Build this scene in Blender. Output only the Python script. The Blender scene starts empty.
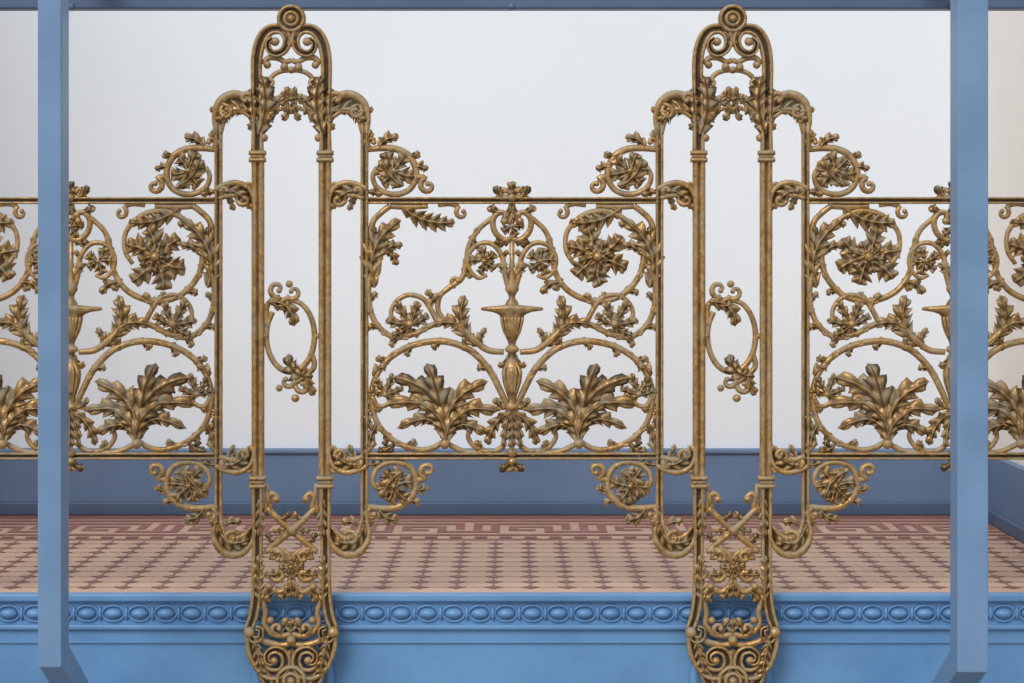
import bpy, bmesh, math, random
import numpy as np
from mathutils import Vector
random.seed(7)
S=0.002; D=4.5; HZ=250.0; CXP=511.5; H=(592-HZ)*S*(D+.06)/D; F=D/S

# ------------------------------------------------------------------ materials
def mat(name): 
    m=bpy.data.materials.new(name); m.use_nodes=True
    nt=m.node_tree; b=nt.nodes['Principled BSDF']; return m,nt,b
def s2l(c):
    return tuple([(x/255/12.92 if x/255<=.04045 else ((x/255+.055)/1.055)**2.4) for x in c])+(1,)
def paint(name,c1,c2,scale=6,rough=.45,bump=.05,bscale=60):
    m,nt,b=mat(name); N=nt.nodes; L=nt.links
    tc=N.new('ShaderNodeTexCoord'); n=N.new('ShaderNodeTexNoise'); n.inputs['Scale'].default_value=scale; n.inputs['Detail'].default_value=6
    L.new(tc.outputs['Object'],n.inputs['Vector'])
    r=N.new('ShaderNodeValToRGB'); r.color_ramp.elements[0].position=.35; r.color_ramp.elements[1].position=.65
    r.color_ramp.elements[0].color=s2l(c1); r.color_ramp.elements[1].color=s2l(c2)
    L.new(n.outputs['Fac'],r.inputs['Fac']); L.new(r.outputs['Color'],b.inputs['Base Color'])
    b.inputs['Roughness'].default_value=rough
    n2=N.new('ShaderNodeTexNoise'); n2.inputs['Scale'].default_value=bscale; n2.inputs['Detail'].default_value=4
    L.new(tc.outputs['Object'],n2.inputs['Vector'])
    bp=N.new('ShaderNodeBump'); bp.inputs['Strength'].default_value=bump*4; bp.inputs['Distance'].default_value=.004
    L.new(n2.outputs['Fac'],bp.inputs['Height']); L.new(bp.outputs['Normal'],b.inputs['Normal'])
    return m
def gold_mat():
    m,nt,b=mat('aged_gilding'); N=nt.nodes; L=nt.links
    tc=N.new('ShaderNodeTexCoord')
    n=N.new('ShaderNodeTexNoise'); n.inputs['Scale'].default_value=90; n.inputs['Detail'].default_value=9; n.inputs['Roughness'].default_value=.68
    L.new(tc.outputs['Object'],n.inputs['Vector'])
    r=N.new('ShaderNodeValToRGB'); e=r.color_ramp.elements
    e[0].position=.34; e[0].color=s2l((124,94,56)); e[1].position=.64; e[1].color=s2l((193,152,93))
    L.new(n.outputs['Fac'],r.inputs['Fac'])
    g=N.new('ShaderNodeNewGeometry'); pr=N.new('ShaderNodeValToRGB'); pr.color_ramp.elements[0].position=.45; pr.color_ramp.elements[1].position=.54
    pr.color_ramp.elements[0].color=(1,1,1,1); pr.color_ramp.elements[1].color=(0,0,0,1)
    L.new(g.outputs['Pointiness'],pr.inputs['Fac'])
    n2=N.new('ShaderNodeTexNoise'); n2.inputs['Scale'].default_value=20; n2.inputs['Detail'].default_value=8; n2.inputs['Roughness'].default_value=.62
    mp=N.new('ShaderNodeMapping'); mp.inputs['Location'].default_value=(3,7,1); L.new(tc.outputs['Object'],mp.inputs['Vector']); L.new(mp.outputs['Vector'],n2.inputs['Vector'])
    r2=N.new('ShaderNodeValToRGB'); r2.color_ramp.elements[0].position=.42; r2.color_ramp.elements[1].position=.60
    L.new(n2.outputs['Fac'],r2.inputs['Fac'])
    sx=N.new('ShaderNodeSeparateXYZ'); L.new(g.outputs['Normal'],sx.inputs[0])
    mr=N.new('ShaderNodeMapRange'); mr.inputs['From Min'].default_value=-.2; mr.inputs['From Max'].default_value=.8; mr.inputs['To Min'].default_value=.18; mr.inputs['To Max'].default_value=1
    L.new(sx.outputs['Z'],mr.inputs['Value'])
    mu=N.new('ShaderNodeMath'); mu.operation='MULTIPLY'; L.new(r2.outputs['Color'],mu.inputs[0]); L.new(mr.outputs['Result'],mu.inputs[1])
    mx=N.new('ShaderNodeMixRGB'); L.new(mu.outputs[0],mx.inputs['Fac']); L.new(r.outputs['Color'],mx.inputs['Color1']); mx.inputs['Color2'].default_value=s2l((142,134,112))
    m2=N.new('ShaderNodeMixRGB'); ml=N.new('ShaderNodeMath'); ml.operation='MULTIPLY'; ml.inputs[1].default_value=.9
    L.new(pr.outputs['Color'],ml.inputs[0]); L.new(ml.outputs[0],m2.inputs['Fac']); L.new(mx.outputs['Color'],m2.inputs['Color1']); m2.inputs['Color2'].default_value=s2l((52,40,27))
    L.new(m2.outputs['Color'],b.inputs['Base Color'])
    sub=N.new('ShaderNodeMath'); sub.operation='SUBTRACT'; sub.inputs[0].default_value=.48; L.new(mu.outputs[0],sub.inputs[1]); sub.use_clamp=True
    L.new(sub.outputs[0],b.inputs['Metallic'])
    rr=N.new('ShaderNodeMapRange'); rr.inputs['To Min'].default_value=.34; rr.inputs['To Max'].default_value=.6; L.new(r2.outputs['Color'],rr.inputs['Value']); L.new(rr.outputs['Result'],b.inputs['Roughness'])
    n3=N.new('ShaderNodeTexNoise'); n3.inputs['Scale'].default_value=190; n3.inputs['Detail'].default_value=5; L.new(tc.outputs['Object'],n3.inputs['Vector'])
    bp=N.new('ShaderNodeBump'); bp.inputs['Strength'].default_value=.5; bp.inputs['Distance'].default_value=.002
    L.new(n3.outputs['Fac'],bp.inputs['Height']); L.new(bp.outputs['Normal'],b.inputs['Normal'])
    return m
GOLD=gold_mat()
BLUE=paint('fascia_blue_paint',(84,127,172),(99,144,188),5,.4,.06,40)
POST=paint('post_blue_paint',(101,131,166),(111,142,177),7,.45,.03,90)
BASEB=paint('baseboard_blue_paint',(90,114,146),(100,124,156),4,.5,.03,40)
BASED=paint('baseboard_dark_paint',(66,86,114),(74,94,123),4,.5,.03,40)
RAILM=paint('handrail_paint',(70,87,116),(78,96,126),7,.45,.03,90)
WALL=paint('plaster_white',(225,231,238),(230,236,242),1.2,.9,.02,12)
WALLR=paint('plaster_cream',(228,223,217),(233,228,222),1.2,.9,.02,12)
CREAM=paint('tile_cream',(184,151,127),(197,164,139),9,.5,.01,60)
RED=paint('tile_oxblood',(136,84,76),(152,98,88),14,.5,.01,60)
DARKT=paint('tile_brown',(114,66,60),(130,80,72),14,.5,.01,60)
DARKL=paint('tile_tan',(144,98,86),(156,112,98),14,.5,.01,60)

# ------------------------------------------------------------------ relief builder
SEC={'round':[(math.cos(a),math.sin(a)) for a in [i*2*math.pi/10 for i in range(10)]],
 'petal':[(-1,-.1),(-.9,.45),(-.62,.85),(-.32,.8),(0,.25),(.32,.8),(.62,.85),(.9,.45),(1,-.1),(.5,-.5),(-.5,-.5)],
 'ridge':[(-1,-.2),(-.85,.25),(-.4,.5),(0,1),(.4,.5),(.85,.25),(1,-.2),(.5,-.6),(-.5,-.6)],
 'dbl':[(-1,-.7),(-1,.5),(-.8,.95),(-.45,.95),(-.2,.45),(.2,.45),(.45,.95),(.8,.95),(1,.5),(1,-.7)],
 'flute':[(-1,-.7),(-1,.8),(-.55,1),(-.3,.2),(.3,.2),(.55,1),(1,.8),(1,-.7)]}
VS=[-1,-.86,-.64,-.42,-.22,-.09,0,.09,.22,.42,.64,.86,1]
def lobefn(fr):
    return (fr/.66)**.65 if fr<.66 else max(0,(1-fr)/.34)**.6
class B:
    def __init__(s): s.v=[]; s.f=[]; s.sx=1; s.ox=0; s.fy=None
    def put(s,V,Fc):
        o=len(s.v)
        for x,y,d in V:
            x=x*s.sx+s.ox
            if s.fy is not None: y=2*s.fy-y
            s.v.append((x*S,-d*S,H+(HZ-y)*S))
        s.f+= [tuple(i+o for i in f) for f in Fc]
    def sweep(s,pts,w,d=None,sec='round',z=0,step=2.4,closed=False,ws=1.0):
        P=[tuple(p) for p in pts]; n=len(P)
        W=list(w) if hasattr(w,'__len__') else [w]*n
        if len(W)!=n: W=list(np.interp(np.linspace(0,1,n),np.linspace(0,1,len(W)),W))
        if sec=='round' and d is None: ws*=.9
        W=[q*ws for q in W]
        Z=list(z) if hasattr(z,'__len__') else [z]*n
        if len(Z)!=n: Z=list(np.interp(np.linspace(0,1,n),np.linspace(0,1,len(Z)),Z))
        A=np.array([(P[i][0],P[i][1],Z[i],W[i]) for i in range(n)],float)
        if closed: E=np.vstack([A[-1],A,A[0],A[1]]); segs=n
        else: E=np.vstack([2*A[0]-A[1],A,2*A[-1]-A[-2]]); segs=n-1
        out=[]
        for i in range(segs):
            p0,p1,p2,p3=E[i],E[i+1],E[i+2],E[i+3]
            k=max(1,int(math.hypot(*(p2-p1)[:2])/step))
            for j in range(k):
                t=j/k; out.append(.5*(2*p1+(p2-p0)*t+(2*p0-5*p1+4*p2-p3)*t*t+(3*p1-p0-3*p2+p3)*t**3))
        if not closed: out.append(A[-1])
        O=np.array(out); m=len(O)
        if closed: T=np.roll(O,-1,0)-np.roll(O,1,0)
        else: T=np.gradient(O,axis=0)
        sc=SEC[sec]; k=len(sc); V=[];Fc=[]
        for i in range(m):
            tx,ty=T[i][0],T[i][1]; l=math.hypot(tx,ty) or 1; nx,ny=-ty/l,tx/l
            ww=max(O[i][3],.15); dd=(ww if d is None else d*min(1,ww/2.0))
            for a,b in sc: V.append((O[i][0]+nx*a*ww,O[i][1]+ny*a*ww,O[i][2]+b*dd))
        for i in range(m if closed else m-1):
            i2=(i+1)%m
            for j in range(k): Fc.append((i*k+j,i*k+(j+1)%k,i2*k+(j+1)%k,i2*k+j))
        if not closed:
            Fc.append(tuple(range(k))[::-1]); Fc.append(tuple((m-1)*k+j for j in range(k)))
        s.put(V,Fc); return O
    def vine(s,pts,w,z=0,tufts=(),l=15,lw=4.6):
        """stem with small acanthus tufts: tufts = (t, side)"""
        O=s.sweep(pts,w,None,'round',z,ws=.96)
        for t,sd in tufts:
            i=min(len(O)-2,int(t*(len(O)-1))); a=math.atan2(O[i+1][1]-O[i][1],O[i+1][0]-O[i][0])
            q=(O[i][0],O[i][1]); zz=O[i][2]
            for k,ll in ((.75,1.0),(.3,.8)):
                an=a+sd*k; s.leaf(q,(q[0]+math.cos(an)*l*ll,q[1]+math.sin(an)*l*ll),lw*ll,bend=-sd*.18,n=2,z=zz+1)
            s.petal(q,(q[0]-math.cos(a)*8,q[1]-math.sin(a)*8),3.6,0,zz,zz+1)
    def petal(s,p0,p1,w,bend=0,z0=0,z1=2,sec='petal',d=3.2):
        dx,dy=p1[0]-p0[0],p1[1]-p0[1]; pts=[];ws=[];zs=[]
        for i in range(8):
            t=i/7; o=bend*math.sin(math.pi*t)+bend*.3*t*t
            pts.append((p0[0]+dx*t-dy*o,p0[1]+dy*t+dx*o))
            a=.45+.55*math.sin(math.pi*min(t/.5,1)/2)
            q=math.sqrt(max(0,1-((t-.5)/.5)**2)) if t>.5 else 1
            ws.append(w*a*q); zs.append(z0+(z1-z0)*math.sin(t*1.9))
        s.sweep(pts,ws,d,sec,zs,step=3)
    def leaf(s,p0,p1,width,bend=0,n=4,z=2,sweep=.85,cut=.62,lift=3.0,curl=2.8,base=.5,hook=0):
        """broad lobed acanthus leaf: one closed relief surface with sinuses, veins and a raised midrib"""
        dx,dy=p1[0]-p0[0],p1[1]-p0[1]; L=math.hypot(dx,dy) or 1
        width*=1.14; per=9 if width>8 else 6; NU=n*per+2; sc=min(1.15,width/9+.2)
        ja=random.uniform(.88,1.1); jl=[random.uniform(.82,1.12) for _ in range(2*n+2)]
        V=[];k=len(VS)+3
        for i in range(NU+1):
            u=i/NU; o=bend*4*u*(1-u)+hook*u**3; cx=p0[0]+dx*u-dy*o; cy=p0[1]+dy*u+dx*o
            do=bend*4*(1-2*u)+3*hook*u*u; tx,ty=dx-dy*do,dy+dx*do; l=math.hypot(tx,ty) or 1; tx/=l;ty/=l; nx,ny=-ty,tx
            env=(base+(1-base)*math.sin(math.pi*min(u/.42,1)/2))*(1 if u<.42 else max(0,1-((u-.42)/.58)**1.9)**.64)
            row=[]
            for v in VS:
                ph=min(n-.001,max(0,n*u+(0 if v>0 else .18)*(1 if u<.98 else 0))); fr=ph%1; lo=lobefn(fr); li=int(ph)*2+(v>0)
                if u<.03: lo=max(lo,.6)
                tooth=1+.07*math.cos(fr*math.pi*6)
                W=width*ja*env*((1-cut)+cut*lo*tooth*jl[li])
                av=abs(v)
                fx=(av**1.4)*W*sweep*(.6+.4*(1-u))
                rid=math.sin(math.pi*min(1,fr*1.05))**2
                zz=z+lift*u*u*sc+sc*(3.0*rid*(av**.7)-1.7*(av**.7)-curl*max(0,av-.4)**2*2.2+2.2*math.exp(-(v/.12)**2))
                if u>.8: zz-=lift*sc*((u-.8)/.2)**2*1.2
                row.append((cx+nx*v*W+tx*fx,cy+ny*v*W+ty*fx,zz))
            a,c=row[-1],row[0]; zb=min(z+lift*u*u*sc-3*sc,min(a[2],c[2])-.6)
            row+= [(cx+(a[0]-cx)*.8,cy+(a[1]-cy)*.8,zb),(cx,cy,zb),(cx+(c[0]-cx)*.8,cy+(c[1]-cy)*.8,zb)]
            V+=row
        Fc=[(i*k+j,i*k+(j+1)%k,(i+1)*k+(j+1)%k,(i+1)*k+j) for i in range(NU) for j in range(k)]
        Fc.append(tuple(range(k))[::-1]); Fc.append(tuple(NU*k+j for j in range(k)))
        s.put(V,Fc)
    def lathe(s,cx,cy,prof,n=20,z=0,ey=1):
        V=[];Fc=[];k=len(prof)
        for r,d in prof:
            for i in range(n):
                a=2*math.pi*i/n; V.append((cx+r*math.cos(a),cy+r*ey*math.sin(a),d+z))
        for j in range(k-1):
            for i in range(n): Fc.append((j*n+i,j*n+(i+1)%n,(j+1)*n+(i+1)%n,(j+1)*n+i))
        Fc.append(tuple(range(n))[::-1]); Fc.append(tuple((k-1)*n+i for i in range(n)))
        s.put(V,Fc)
    def ball(s,cx,cy,r,z=0,ey=1):
        s.lathe(cx,cy,[(max(.1,r*math.cos(a)),r*math.sin(a)) for a in [math.radians(x) for x in (-88,-60,-30,0,30,60,88)]],12,z,ey)
    def turn(s,cx,prof,flat=.8,n=20,z=0):
        V=[];Fc=[];k=len(prof)
        for r,y in prof:
            for i in range(n):
                a=2*math.pi*i/n; V.append((cx+r*math.cos(a),y,z+min(r,10)*flat*math.sin(a)))
        for j in range(k-1):
            for i in range(n): Fc.append((j*n+i,j*n+(i+1)%n,(j+1)*n+(i+1)%n,(j+1)*n+i))
        Fc.append(tuple(range(n))[::-1]); Fc.append(tuple((k-1)*n+i for i in range(n)))
        s.put(V,Fc)
    def spiral(s,cx,cy,r0,r1,a0,a1,w0=3,w1=2,z=1,lead=(),ball=True,sec='round',d=None,pw=.8):
        n=max(6,int(abs(a1-a0)/28)); pts=list(lead)
        for i in range(n+1):
            t=i/n; a=math.radians(a0+(a1-a0)*t); r=r0+(r1-r0)*(t**pw); pts.append((cx+r*math.cos(a),cy+r*math.sin(a)))
        s.sweep(pts,[w0,w0,(w0+w1)/2,w1],d,sec,[0,z,z,z+1],step=1.8)
        if ball: s.ball(pts[-1][0],pts[-1][1],w1*1.3,z+1)
    def flower(s,cx,cy,r,n=6,z=3,a0=0,lay=2,wf=.78):
        for l in range(lay):
            rr=r*(1-.45*l)
            for i in range(n):
                a=a0+2*math.pi*(i+.5*l)/n+random.uniform(-.12,.12); q=rr*random.uniform(.94,1.14)
                c,sn=math.cos(a),math.sin(a)
                s.leaf((cx+c*rr*.1,cy+sn*rr*.1),(cx+c*q,cy+sn*q),rr*math.sin(math.pi/n)*wf,bend=random.uniform(-.12,.12),n=3 if r>20 and l==0 else 2,z=z+l*2.4+.4*(i%2),lift=1.0,cut=.58,sweep=.6,curl=1.5,base=.35)
        s.ball(cx,cy,r*.16,z+lay*2.2+.5)
        for i in range(6):
            a=i*math.pi/3; s.ball(cx+r*.2*math.cos(a),cy+r*.2*math.sin(a),r*.05,z+lay*2.4)
    def rosette(s,cx,cy,r,z=0,back=-5):
        s.lathe(cx,cy,[(.1,back),(r*.9,back),(r,-3),(r,2),(r*.95,5),(r*.87,6.5),(r*.78,6),(r*.72,3),(r*.6,2.6),(r*.55,4.4),(r*.45,5.4),(r*.36,4.6),(r*.3,3.5),(r*.22,6),(r*.1,7.4),(.1,7.8)],32,z)
    def mesh(s,name,m,smooth=True):
        me=bpy.data.meshes.new(name); me.from_pydata(s.v,[],s.f); me.update()
        bm=bmesh.new(); bm.from_mesh(me); bmesh.ops.recalc_face_normals(bm,faces=bm.faces); bm.to_mesh(me); bm.free()
        me.materials.append(m)
        if smooth: me.polygons.foreach_set('use_smooth',[True]*len(me.polygons))
        return me

# ------------------------------------------------------------------ pilaster
def build_pilaster():
    b=B()
    for sx in (1,-1):
        b.sx=sx
        b.sweep([(30.2,150),(30.2,300),(30.2,486)],3.2,5,'round',0,step=12)
        b.sweep([(36.8,150),(36.8,300),(36.8,486)],3.2,5,'round',0,step=12)
        b.sweep([(33.4,150),(33.4,486)],4.5,2.5,'round',-1.5,step=12)
        for y in (153,160,478,486): b.sweep([(25.5,y),(42,y)],[2.6,2.6],7,'round',1)
        b.sweep([(27,156.5),(40.5,156.5)],2.6,6,'round',0); b.sweep([(27,482),(40.5,482)],2.6,6,'round',0)
        # upper stile and crowning volute
        b.sweep([(34,152),(34,125),(34.5,95),(35,70),(34,54),(30,40),(23,31),(13,29),(6,34),(4,43),(8,51),(16,54),(22,50),(23,43),(18,39)],[6,5.5,5.4,5.4,5.6,5.8,5.6,5,4.6,4.2,4,3.6,3.2,2.8,2.6],5.5,'flute',[0]*8+[1,1.5,2,2,2.5,3,3],step=1.8)
        b.ball(16,42,4.6,4)
        b.sweep([(29,64),(23,58),(14,58),(6,62),(0,60)],[2.6,3.4,3.4,3,3],None,'round',0); b.ball(7,67,4.2,1.5); b.ball(24,65,4,1)
        b.sweep([(27,108),(25,88),(19,76),(10,71),(0,70)],[3,3,2.8,2.8,2.8],None,'round',-1)
        b.leaf((33,136),(24,76),12,bend=-.06,n=5,z=4,hook=.1); b.leaf((37,128),(40,88),7,n=4,z=3)
        b.spiral(21,84,7,2,60,-220,2.8,1.8)
        # cross tie with leaves and lower arch
        b.sweep([(29,112),(20,103),(10,97),(0,99)],[4,3.6,3.4,3.4],None,'round',0)
        b.leaf((14,102),(3,86),5,bend=-.2,n=2,z=3); b.leaf((10,101),(25,90),5,.2,2,3); b.leaf((5,102),(10,120),5,.2,2,3); b.leaf((14,103),(23,118),5,.1,2,3)
        b.spiral(10,107,5.5,2,-120,150,2.6,1.8)
        b.sweep([(29,136),(29,122),(25,113),(16,107)],[2.8,3.4,3,2.6],None,'round',1)
        b.ball(27,138,4,2); b.leaf((29,128),(17,119),5,.2,2,2)
        # outer shoulder bracket
        b.sweep([(38,116),(46,106),(56,102),(66,107),(72,119),(73,134)],[5,9.5,12,11.5,7.5,4],4.5,'flute',0)
        b.leaf((42,112),(72,124),9,bend=-.24,n=5,z=3)
        b.spiral(45,99,9,2.5,140,420,3.4,2.2,z=3); b.spiral(64,112,8,2,-60,280,2.8,2,z=4)
        b.leaf((68,116),(80,106),4,.2,2,1); b.leaf((38,112),(44,129),5,.2,2,2)
        # outer slim frame bar
        b.sweep([(73,122),(73,200),(73,320),(73,460),(73,532)],3.9,4,'dbl',0,step=12)
        # mid brackets
        for fy in (None,327.5):
            b.fy=fy
            b.sweep([(74,194),(64,190),(54,189),(46,192),(42,200),(41,209)],[7,8.5,9,7.5,6,3],5,'flute',0)
            b.leaf((72,192),(44,204),8,bend=.2,n=4,z=4)
            b.spiral(47,200,8,2,-40,250,3,2,z=4); b.spiral(66,191,6,2,120,-170,2.6,1.8,z=4)
            b.sweep([(42,204),(37,212)],[3,2],None,'round',0); b.leaf((66,196),(58,211),4,.1,2,1)
            b.spiral(44,186,4.5,1.5,120,400,2.2,1.6,z=2)
        b.fy=None
        # lower shoulder bracket
        b.sweep([(73,520),(72,535),(64,545),(53,546),(44,539),(38,528)],[4,8.5,11.5,11.5,8,4],5,'flute',0)
        b.leaf((73,524),(42,538),10,bend=-.32,n=5,z=4)
        b.spiral(60,538,8.5,2.4,-160,190,3,2,z=5); b.leaf((70,522),(81,511),5,.2,2,1); b.leaf((66,526),(50,523),5,.2,2,1)
        # lower stile
        b.sweep([(34,484),(34,520),(34,560),(35,595),(38,616),(42,629),(38,639),(31,637),(30,629),(35,627)],[5.6,5.2,5,5,4.8,4.4,3.8,3.2,2.8,2.4],5.5,'flute',[0]*6+[1,2,3,3])
        b.ball(42,632,6,3)
        b.sweep([(25,484),(24,500),(26,512)],[2.4,3.2,2.4],None,'round',0)
        # crossed scrolls
        b.sweep([(27,512),(21,507),(23,498),(19,493),(13,498)],[2.6,3.2,3.2,3,2.6],None,'round',[0,1,1.5,2,2]); b.ball(15,499,4.2,3)
        b.sweep([(24,508),(12,520),(0,531),(-14,542),(-24,551)],[3.4,3.6,3.6,3.6,3.4],None,'round',[1,2,1.5*sx+1,1,0])
        b.leaf((14,519),(2,511),4,-.2,2,3); b.leaf((14,541),(24,532),4,.2,2,2); b.leaf((6,527),(19,529),4,.2,2,3)
        b.leaf((31,498),(31,538),5,n=4,z=4)
        # central cluster
        b.spiral(12,557,8.5,2.4,20,-300,3.2,2.2,z=3); b.spiral(13,574,9,2.4,-20,290,3.2,2.2,z=3)
        b.leaf((2,566),(27,573),7,.15,n=3,z=3); b.leaf((30,602),(31,554),7,bend=.05,n=5,z=4); b.leaf((2,560),(20,547),5,.15,n=3,z=3)
        b.sweep([(26,552),(18,549),(6,552),(0,560)],[3,3.2,3.2,3.2],None,'round',1)
        b.sweep([(30,594),(22,588),(12,592),(4,586),(0,580)],[3.2,3.4,3.2,3.2,3.2],None,'round',1)
        b.leaf((3,582),(12,599),5,.1,n=3,z=3); b.leaf((14,590),(24,603),5,-.2,n=2,z=2); b.ball(22,586,3.8,3)
        # lower oval with curls
        b.sweep([(30,598),(26,612),(27,624),(20,633),(10,636),(0,634)],[3,3.2,3.4,3.6,3.4,3.4],None,'round',0)
        b.spiral(14,628,7,2,100,-190,2.8,2,z=3); b.ball(21,620,3.8,2); b.leaf((10,636),(2,619),5,.2,n=2,z=2)
        # foot volutes
        b.sweep([(40,636),(38,650),(32,664),(22,673),(10,672),(5,662),(8,652),(17,649),(24,654),(23,661),(18,662)],[6,7,7,6.4,5.6,5,4.4,3.8,3.2,2.8,2.6],5.5,'flute',[0,0,0,1,1,1.5,2,2,2.5,3,3],step=1.8)
        b.ball(17,660,4.4,4.5)
        b.leaf((36,640),(28,674),8,n=4,z=5); b.sweep([(33,638),(22,643),(10,645),(0,643)],[3.6,4,3.8,3.4],None,'round',1)
        b.sweep([(30,668),(24,682),(16,693),(0,699)],[5,6,6,5],5,'flute',-1)
    b.sx=1
    b.rosette(0,19,14.5,1); b.leaf((0,28),(0,47),6,0,2,3)
    b.sweep([(-9,32),(0,36),(9,32)],[3,4,3],None,'round',0)
    b.flower(0,99,11,5,3,lay=1); b.ball(0,70,3.8,1)
    b.flower(0,566,12,6,3,lay=1); b.leaf((0,572),(0,598),6,0,3,3); b.ball(0,531,5,3)
    b.leaf((0,642),(0,618),6,0,3,2); b.ball(0,640,5,4); b.leaf((0,668),(0,648),5,0,2,3)
    b.rosette(0,680,16,2,-10)
    # middle oval scroll with leaves
    el=[(math.cos(a)*24-1,336+math.sin(a)*36) for a in [math.radians(x) for x in range(-90,246,24)]]
    b.sweep(el,[2.8,3.2,3.4,3.2,3],None,'round',0)
    b.spiral(-14,289,9.5,2.5,80,400,3.2,2.2,z=2,lead=[(-25,325),(-24,305)]); b.spiral(2,292,8.5,2.2,150,-160,2.8,2,z=2)
    b.leaf((-24,302),(6,322),9.5,bend=-.22,n=4,z=3,hook=.15); b.leaf((-20,302),(0,302),6,.2,n=3,z=3); b.ball(-2,284,3.8,2)
    b.spiral(-4,381,9.5,2.5,-60,230,3.2,2.2,z=2); b.spiral(12,386,8.5,2.4,200,-110,3.2,2,z=2,lead=[(20,352),(22,368)])
    b.leaf((22,376),(-6,358),9.5,bend=-.2,n=4,z=3,hook=.15); b.leaf((14,366),(24,395),6,.1,n=3,z=3); b.ball(4,398,4.2,2); b.ball(-12,388,3.6,2)
    b.sweep([(-24,336),(-31,336)],3.2,None); b.sweep([(22,336),(29,336)],3.2,None)
    return b.mesh('pilaster_mesh',GOLD)

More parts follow.
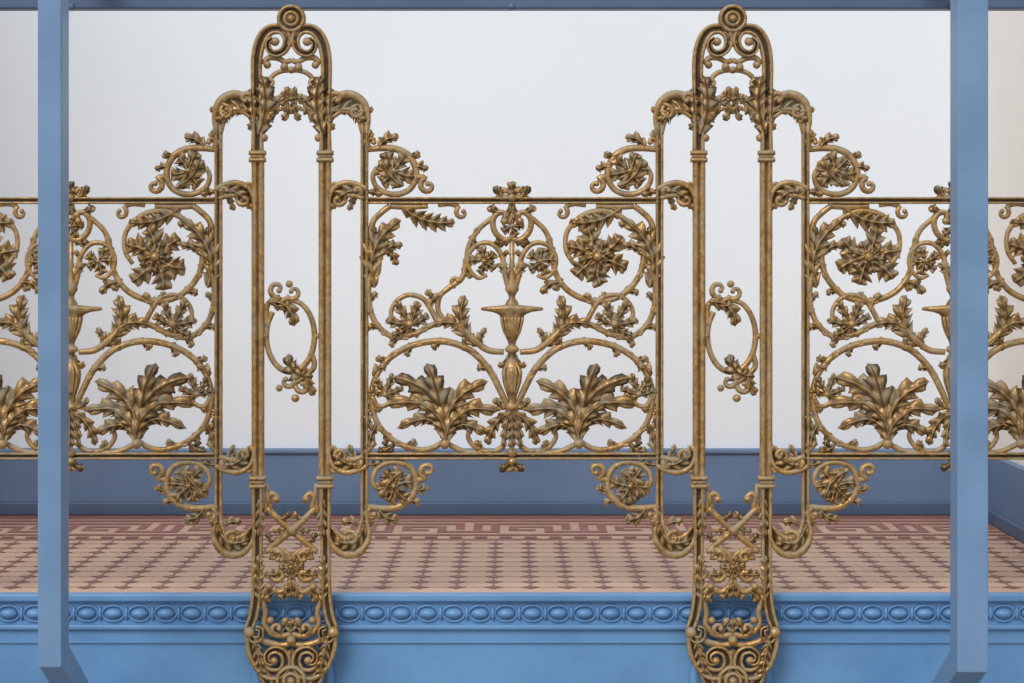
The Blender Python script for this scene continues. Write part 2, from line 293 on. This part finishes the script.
# ------------------------------------------------------------------ panel
def bud(b,x,y,r,ang):
    a=math.radians(ang); bx,by=x-math.cos(a)*r*.6,y-math.sin(a)*r*.6
    for k,l in ((-1.4,.9),(1.4,.9),(-.75,1.05),(.75,1.05),(0,1.2)):
        b.leaf((bx,by),(bx+math.cos(a+k)*r*1.5*l,by+math.sin(a+k)*r*1.5*l),r*.40,bend=k*.12,n=3,z=3+abs(math.cos(k))*1.5,hook=k*.15,curl=1.6)
    b.ball(bx,by,r*.26,5)
def build_panel(fullR,fullL,name):
    b=B()
    for y in (200.5,456):
        b.sweep([(-147,y),(0,y),(147,y)],3.4,4.5,'flute',0,step=14)
    for sx in (1,-1):
        b.sx=sx; full=fullR if sx==1 else fullL
        # corner C-scrolls holding leaf rosettes, outside the rails
        for fy in (None,328.2):
            b.fy=fy
            b.sweep([(147,150),(140,149),(129,148),(116,149),(104,155),(97,166),(96,178),(102,189),(113,194),(126,193),(136,186),(139,176),(135,167)],[3,3.4,3.8,4,4,3.8,3.6,3.4,3.4,3.2,3,2.8,2.6],None,'round',[0,0,0,0,0,0,0,0,0,0,1,2,2],step=2)
            b.flower(118,171,18.5,6,3,a0=-1.2,lay=1,wf=.95)
            b.leaf((108,186),(130,158),8,bend=.12,n=3,z=5)
            b.leaf((134,150),(113,138),7,.2,n=3,z=2); b.leaf((106,154),(92,152),5,-.2,n=2,z=2); b.leaf((98,168),(85,171),5,.2,n=2,z=2)
            b.spiral(84,186,9,2.4,-70,280,3.4,2.3,z=1,lead=[(98,176),(93,177)])
            b.spiral(140,142,7.5,2,110,-190,3,2.2,z=1); b.leaf((145,150),(140,130),6,.1,n=2,z=2)
            b.leaf((146,192),(130,196),5,.1,n=2,z=1)
        b.fy=None
        # A lower great scroll
        b.vine([(3,410),(12,390),(24,368),(44,349),(72,341),(104,347),(128,364),(140,390),(136,420),(119,440),(96,449),(80,448),(66,440)],[3.4,3.8,4,4,4,3.8,3.6,3.4,3.4,3.4,3.4,3.4,3.4],[0,1,1,1,1,0,0,0,0,0,1,2,3],tufts=((.14,1),(.24,-1),(.33,1),(.43,1),(.52,-1),(.68,1),(.78,-1),(.86,1)))
        b.vine([(8,446),(20,452),(36,448),(44,436),(38,426),(29,428)],[3.4,3.2,3,2.8,2.6,2.4],[0,0,0,0,1,1],tufts=((.3,-1),)); b.ball(30,429,3.6,1)
        b.sweep([(26,452),(46,452),(66,443)],[2.8,3.2,3],None,'round',[0,0,2])
        # acanthus: fan of lobed leaves, tips curling over
        R=(66,442)
        for tx,ty,bd,w,z,hk in ((32,422,.26,9,3,-.40),(105,414,-.26,9,3,.40),(109,390,-.22,11.5,3.5,.36),(27,398,.22,11.5,3.5,-.36),(102,368,-.14,12.5,4.5,.26),(40,375,.14,12.5,4.5,-.26),(73,362,.02,13,6,.16)):
            q=(R[0]+(tx-R[0])*.06,R[1]+(ty-R[1])*.06)
            b.leaf(q,(tx,ty),w,bend=bd,n=5,z=z,lift=5.5,cut=.58,sweep=.95,base=.4,hook=hk,curl=3.4)
        b.leaf((66,446),(84,398),8,-.12,n=4,z=9,base=.4,hook=.2); b.leaf((66,446),(50,406),7,.12,n=4,z=8.5,base=.4,hook=-.2); b.ball(67,443,5.5,7)
        b.leaf((118,443),(135,450),6,.2,n=3,z=1); b.leaf((133,422),(143,450),6,-.1,n=3,z=1); b.leaf((140,430),(144,406),5,.1,n=3,z=1)
        b.sweep([(137,442),(147,453)],[3.4,3.4],None)
        # outer lower bud
        b.sweep([(140,396),(134,406),(124,404),(119,394)],[3,2.8,2.6,2.4],None,'round',1); bud(b,124,387,12.5,-110)
        b.leaf((139,376),(125,367),6,.2,n=2,z=2)
        # B middle scroll with sprouting leaf and bud
        b.vine([(8,352),(24,350),(38,340),(52,328),(66,322),(82,326),(98,334),(118,337),(134,326),(142,308),(143,284),(136,266)],[3.4,3.8,3.8,3.8,3.6,3.6,3.4,3.4,3.4,3.4,3.4,3],[0,1,2,2,1,0,0,0,0,0,1,2],tufts=((.45,-1),(.55,1),(.66,1),(.8,-1)))
        b.leaf((34,346),(54,298),11,bend=.14,n=5,z=3,lift=3.5,hook=-.15); b.leaf((42,340),(77,320),9,-.2,n=4,z=4,hook=.15); b.leaf((30,350),(25,328),5,.2,n=3,z=2)
        b.sweep([(74,323),(82,308),(90,298),(104,295),(116,302),(121,314),(115,325)],[3.2,3,3,2.8,2.8,2.6,2.6],None,'round',1); bud(b,107,316,15.5,-60)
        b.leaf((82,310),(71,295),5,.2,n=2,z=2)
        b.sweep([(143,300),(147,300)],3,None); b.sweep([(139,390),(147,390)],3,None)
        # D side leaf and top leaf
        b.leaf((137,288),(118,218),12,bend=.16,n=6,z=3,lift=3.5,hook=-.1); b.sweep([(138,262),(141,240),(139,222),(130,212),(122,206)],[3,3.4,3.4,3.4,3.4],None,'round',0)
        b.leaf((140,270),(138,224),6,0,n=4,z=2); b.leaf((130,256),(109,246),6,.2,n=3,z=2)
        b.leaf((110,207),(56,218),10,bend=-.14,n=6,z=2,hook=-.08); b.spiral(50,213,7,2.2,-60,230,2.8,2,z=1,lead=[(74,205),(62,204)]); b.sweep([(122,206),(104,207),(84,206)],[3.4,3.4,3],None)
        # C upper scroll
        if full:
            b.vine([(20,218),(34,232),(40,252),(44,274),(58,292),(82,301),(108,296),(127,276),(131,250),(120,226),(98,212),(74,214),(56,230),(54,250),(62,264)],[3,3.2,3.4,3.4,3.6,3.6,3.6,3.6,3.4,3.4,3.4,3.4,3,2.8,2.6],[0,0,0,0,0,0,0,0,0,0,0,0,0,1,2],tufts=((.1,1),(.2,1),(.34,-1),(.44,1),(.52,1),(.66,-1)))
            b.flower(85,257,31,6,2,a0=.3,wf=.76)
            b.leaf((46,282),(31,295),6,.2,n=2,z=1)
            b.sweep([(96,300),(98,296)],3,None)
        else:
            b.vine([(20,218),(34,230),(43,246),(46,262),(50,278),(62,287),(72,296),(74,310),(67,321)],[3,3.2,3.2,3.2,3.4,3.4,3.2,3.2,3],0,tufts=((.45,1),(.2,1)))
            b.spiral(56,281,6,2,90,-170,2.6,1.9); b.sweep([(140,282),(134,272),(132,258),(124,240)],[3,3.2,3,2.6],None,'round',0)
            b.leaf((72,298),(85,289),5,.2,n=2,z=1); b.leaf((130,250),(116,266),6,.2,n=3,z=1)
        # inner scroll around little flower
        b.vine([(2,292),(7,274),(10,256),(20,244),(33,244),(43,254),(43,268),(34,278),(25,275)],[3.6,3.4,3.2,3,2.8,2.6,2.6,2.4,2.2],[1,1,1,1,1,1,1,2,2],tufts=((.3,-1),),l=11,lw=4)
        b.flower(28,261,14,5,3,lay=1)
        b.leaf((4,286),(15,263),6,-.15,n=3,z=2)
        # crown cluster
        b.sweep([(0,238),(8,240),(17,232),(19,220),(12,212),(4,216),(7,223)],[3,3.4,3.4,3.4,3,2.8,2.6],None,'round',1); b.ball(8,221,3.8,3)
        b.spiral(8,192,6.5,2,140,-160,2.8,2); b.leaf((3,200),(15,185),6,.2,n=2,z=2); b.leaf((2,238),(18,241),5,.2,n=3,z=2); b.leaf((8,212),(22,205),6,.2,n=2,z=2)
        b.leaf((2,203),(10,219),5,.2,n=2,z=2)
        # foot calyx: drooping leaves beneath the vase
        b.leaf((2,412),(19,448),7,bend=-.2,n=4,z=3,hook=-.15); b.leaf((1,410),(8,448),5,-.05,n=4,z=5)
        b.leaf((4,408),(16,397),5,.2,n=2,z=2); b.leaf((4,354),(15,365),5,.3,n=2,z=2)
        b.leaf((2,458),(13,467),6,.3,n=2,z=1)
    b.sx=1
    b.leaf((0,204),(0,181),7,0,n=3,z=2); b.ball(0,198,4.2,4)
    b.flower(0,226,12,5,3,lay=1)
    b.leaf((0,412),(0,454),6,0,n=5,z=6); b.ball(0,452,5,4)
    b.leaf((0,456),(0,472),7,0,n=2,z=3); b.ball(0,461,4.5,4)
    b.turn(0,[(2.6,234),(2.6,262),(3.2,266),(3,272),(4,280),(6.5,286),(7,290),(4,294),(3,298),(6,302),(7,305),(30,307),(31.5,308.5),(30.5,310.5),(20,312),(14.5,314),(12,316),(12,319),(11.3,324),(9,332),(6,338),(4,342),(3.6,345),(7,348),(7,351),(4,353),(3.6,357),(6,360),(9,366),(10.5,373),(9.5,382),(6.6,391),(4.6,397),(4,402),(7,405),(7,409),(3,411)],.9)
    for i in range(-3,4): b.sweep([(i*3.6,317),(i*2.8,328),(i*1.3,339)],[1.4,1.2,.7],None,'round',[8.0,7,4])
    for i in (-2,-1,0,1,2): b.sweep([(i*2,362),(i*4,374),(i*2,394)],[.8,1.5,.8],None,'round',[5,8.5,5])
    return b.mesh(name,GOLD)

def link(o,par=None):
    bpy.context.scene.collection.objects.link(o)
    if par: o.parent=par
    return o
rail=link(bpy.data.objects.new('gilded_cast_iron_railing',None))
pm=build_pilaster()
for i,px in enumerate((-150,291,732,1173)):
    o=link(bpy.data.objects.new('pilaster_%d'%(i+1),pm),rail); o.location.x=(px-CXP-.0)*S
pa=build_panel(True,False,'panel_a'); pb=build_panel(True,True,'panel_b')
for i,(px,m) in enumerate(((70.5,pb),(511.5,pa),(952.5,pb))):
    o=link(bpy.data.objects.new('scrollwork_panel_%d'%(i+1),m),rail); o.location.x=(px-CXP)*S

# ------------------------------------------------------------------ box helper
def boxes(name,lst,m,bev=.0,par=None):
    bm=bmesh.new()
    for x0,x1,y0,y1,z0,z1 in lst:
        vs=[bm.verts.new(p) for p in ((x0,y0,z0),(x1,y0,z0),(x1,y1,z0),(x0,y1,z0),(x0,y0,z1),(x1,y0,z1),(x1,y1,z1),(x0,y1,z1))]
        for f in ((0,3,2,1),(4,5,6,7),(0,1,5,4),(1,2,6,5),(2,3,7,6),(3,0,4,7)): bm.faces.new([vs[i] for i in f])
    me=bpy.data.meshes.new(name); bm.to_mesh(me); bm.free(); me.materials.append(m)
    o=link(bpy.data.objects.new(name,me),par)
    if bev:
        md=o.modifiers.new('bev','BEVEL'); md.width=bev; md.segments=3; md.limit_method='ANGLE'
        me.polygons.foreach_set('use_smooth',[True]*len(me.polygons))
        wn=o.modifiers.new('wn','WEIGHTED_NORMAL')
    return o
def zr(row,y=0): return H+(HZ-row)*S*(D+y)/D
XL,XR=-1.9,1.236
YW=1.40
# ------------------------------------------------------------------ floor (tiled)
PX=.076
def flat(name,quads,z,mats,par=None):
    me=bpy.data.meshes.new(name); V=[];Fc=[];mi=[]
    for q,k in quads:
        o=len(V); V+=[(x,y,z) for x,y in q]; Fc.append(tuple(range(o,o+len(q)))); mi.append(k)
    me.from_pydata(V,[],Fc); 
    for m in mats: me.materials.append(m)
    me.polygons.foreach_set('material_index',mi); me.update()
    return link(bpy.data.objects.new(name,me),par)
floor=boxes('floor',[(XL,1.40,.06,YW+.1,-.12,0)],CREAM)
quads=[]
y0,y1=.075,.86
nx=int((XR-XL)/PX)+1; ny=int((y1-y0)/PX)
for i in range(nx):
    for j in range(ny):
        x=XL+(i+.5)*PX; y=y0+(j+.6)*PX; r=.024; e=.009
        if x>XR-.03: continue
        quads.append(([(x-r,y),(x-e,y-e),(x,y-r),(x+e,y-e),(x+r,y),(x+e,y+e),(x,y+r),(x-e,y+e)],1))
        if x+PX<XR: quads.append(([(x+r,y-.002),(x+PX-r,y-.002),(x+PX-r,y+.002),(x+r,y+.002)],2))
        quads.append(([(x-.002,y+r),(x+.002,y+r),(x+.002,y+PX-r),(x-.002,y+PX-r)],2))
flat('floor_inlay_field',quads,.0012,[CREAM,DARKT,DARKL],floor)
quads=[]
def strip(ya,yb_,k=0): quads.append(([(XL,ya),(XR,ya),(XR,yb_),(XL,yb_)],k))
strip(.870,.896); strip(1.29,1.36)
for yy in (.905,):
    x=XL+.01
    while x<XR-.05:
        quads.append(([(x,yy),(x+.03,yy),(x+.03,yy+.03),(x,yy+.03)],1)); x+=.06
pat=["############","............","#########.##","#.......#.#.","#.#####.#.#.","#.#...#.#.#.","#.###.#...#.","#.....######","............","############"]
c=.022; dy=.0305; yb=.955
for r,row in enumerate(reversed(pat)):
    n=int((XR-XL)/c)
    for i in range(n):
        if row[i%12]=='#':
            x=XL+i*c; y=yb+r*dy; quads.append(([(x,y),(x+c,y),(x+c,y+dy),(x,y+dy)],0))
flat('floor_inlay_border',quads,.0012,[RED,DARKT],floor)

# ------------------------------------------------------------------ walls & baseboards
boxes('wall_back',[(XL-.1,XR+.1,YW,YW+.12,-.12,2.6)],WALL)
boxes('wall_right',[(XR,XR+.1,.07,YW,0,2.6)],WALLR)
boxes('wall_left',[(XL-.1,XL,.07,YW,0,2.6)],WALLR)
bb=boxes('baseboard_back',[(XL,XR,YW-.02,YW,.03,.172)],BASEB,.004)
boxes('skirt_foot',[(XL,XR,YW-.032,YW,0,.036)],BASED,.006,bb); boxes('cap_bead',[(XL,XR,YW-.028,YW,.160,.174)],BASEB,.005,bb)
br=boxes('baseboard_right',[(XR-.02,XR,.08,YW-.03,.03,.172)],BASEB,.004)
boxes('skirt_foot_r',[(XR-.032,XR,.08,YW-.03,0,.036)],BASED,.006,br)

# ------------------------------------------------------------------ fascia
fa=boxes('balcony_fascia',[(XL,1.5,.045,.14,-.62,-.09)],BLUE,.003)
boxes('nosing',[(XL,1.5,.028,.06,zr(602,.03),0.0)],BLUE,.004,fa)
boxes('channel',[(XL,1.5,.040,.06,-.10,zr(600,.03))],BLUE,0,fa)
boxes('lower_fillet',[(XL,1.5,.030,.06,zr(630,.03),zr(625,.03))],BLUE,.003,fa)
b=B(); sc=(D+.03)/D
def eg(b,x,y,rx,ry,z,h):
    V=[];Fc=[];k=14
    for a in (0,.35,.7,1.05,1.35):
        for i in range(k):
            t=2*math.pi*i/k; V.append((x+rx*math.cos(a)*math.cos(t),y+ry*math.cos(a)*math.sin(t),z+h*math.sin(a)))
    for j in range(4):
        for i in range(k): Fc.append((j*k+i,j*k+(i+1)%k,(j+1)*k+(i+1)%k,(j+1)*k+i))
    Fc.append(tuple(range(k))[::-1]); Fc.append(tuple(4*k+i for i in range(k))); b.put(V,Fc)
yc=HZ+(614-HZ)*sc
px=-930
while px<745:
    eg(b,px,yc,9,5.4,-20,7)
    b.sweep([(px+11.4*math.cos(a),yc+8*math.sin(a)) for a in [i*2*math.pi/14 for i in range(14)]],1.0,1.8,'round',-18.5,closed=True)
    eg(b,px+13.2,yc,2.2,7.5,-20,5)
    px+=26.4
me=b.mesh('egg_and_dart_mesh',BLUE); link(bpy.data.objects.new('egg_and_dart_beading',me),fa)
b=B()
for q in (-150,291,732,1173):
    b.ox=q-CXP; b.lathe(0,682,[(.1,-23),(42,-23),(42,-16),(39,-13),(35,-12),(32,-14),(28,-14),(24,-10),(22,-8.5),(.1,-8.5)],36)
me=b.mesh('boss_mesh',BLUE); link(bpy.data.objects.new('railing_mount_bosses',me),fa)

# ------------------------------------------------------------------ handrail + posts
hr=boxes('handrail',[(XL,1.5,.012,.06,zr(8),zr(-22))],RAILM,.004)
b=B(); 
for q in (70,511,952): b.ox=q-CXP; b.sweep([(0,3),(0,9)],4,None,'round',-7)
link(bpy.data.objects.new('bolt_heads',b.mesh('bolt_mesh',RAILM)),hr)
def post(x0p,x1p,bot):
    yp=-.45; k=(D+yp)/D*S
    X0=(x0p-CXP)*k; X1=(x1p-CXP)*k; y0,y1=yp,yp+.07
    zb=H+(HZ-bot)*k; zt=zr(-28)
    root=link(bpy.data.objects.new('blue_steel_post',None))
    def prism(name,prof):
        bm=bmesh.new(); A=[bm.verts.new((X0,y,z)) for y,z in prof]; C=[bm.verts.new((X1,y,z)) for y,z in prof]; n=len(prof)
        bm.faces.new(A); bm.faces.new(C[::-1])
        for i in range(n): bm.faces.new((A[i],C[i],C[(i+1)%n],A[(i+1)%n]))
        bmesh.ops.recalc_face_normals(bm,faces=bm.faces)
        me=bpy.data.meshes.new(name); bm.to_mesh(me); bm.free(); me.materials.append(POST)
        me.polygons.foreach_set('use_smooth',[True]*len(me.polygons))
        o=link(bpy.data.objects.new(name,me),root); md=o.modifiers.new('b','BEVEL'); md.width=.003; md.segments=3; md.limit_method='ANGLE'; o.modifiers.new('wn','WEIGHTED_NORMAL')
    prism('upright_and_brace',[(y0,zt),(y1,zt),(y1,zb+.03),(.044,zr(726)),(.044,zr(752)),(y0+.01,zb),(y0,zb)])
    prism('top_arm',[(y1-.001,zt),(.011,zt),(.011,zr(-22)+.002),(y1-.001,zr(-22)+.002)])
post(37,61,668); post(957,988,673)

# ------------------------------------------------------------------ light
w=bpy.data.worlds.new('World'); bpy.context.scene.world=w; w.use_nodes=True
NT=w.node_tree; bg=NT.nodes['Background']
tc=NT.nodes.new('ShaderNodeTexCoord'); sp=NT.nodes.new('ShaderNodeSeparateXYZ'); NT.links.new(tc.outputs['Generated'],sp.inputs[0])
rp=NT.nodes.new('ShaderNodeValToRGB'); mr=NT.nodes.new('ShaderNodeMapRange'); mr.inputs['From Min'].default_value=-1; NT.links.new(sp.outputs['Z'],mr.inputs['Value']); NT.links.new(mr.outputs['Result'],rp.inputs['Fac'])
e=rp.color_ramp.elements; e[0].position=.42; e[0].color=(.38,.37,.36,1); e[1].position=.60; e[1].color=(.94,.97,1.02,1)
NT.links.new(rp.outputs['Color'],bg.inputs['Color']); bg.inputs['Strength'].default_value=.90
sun=bpy.data.lights.new('sky_sun','SUN'); sun.energy=2.05; sun.angle=math.radians(30); sun.color=(1,.985,.955)
so=link(bpy.data.objects.new('sun_light',sun)); so.rotation_euler=(math.radians(50),0,math.radians(-28))

cam=bpy.data.cameras.new('camera'); co=link(bpy.data.objects.new('camera',cam))
co.location=(0,-D,H); co.rotation_euler=(math.pi/2,0,0); cam.sensor_width=36; cam.lens=F/1024*36; cam.shift_y=-(341.5-HZ)/1024
cam.clip_end=50
bpy.context.scene.camera=co
bpy.context.scene.view_settings.view_transform='Standard'
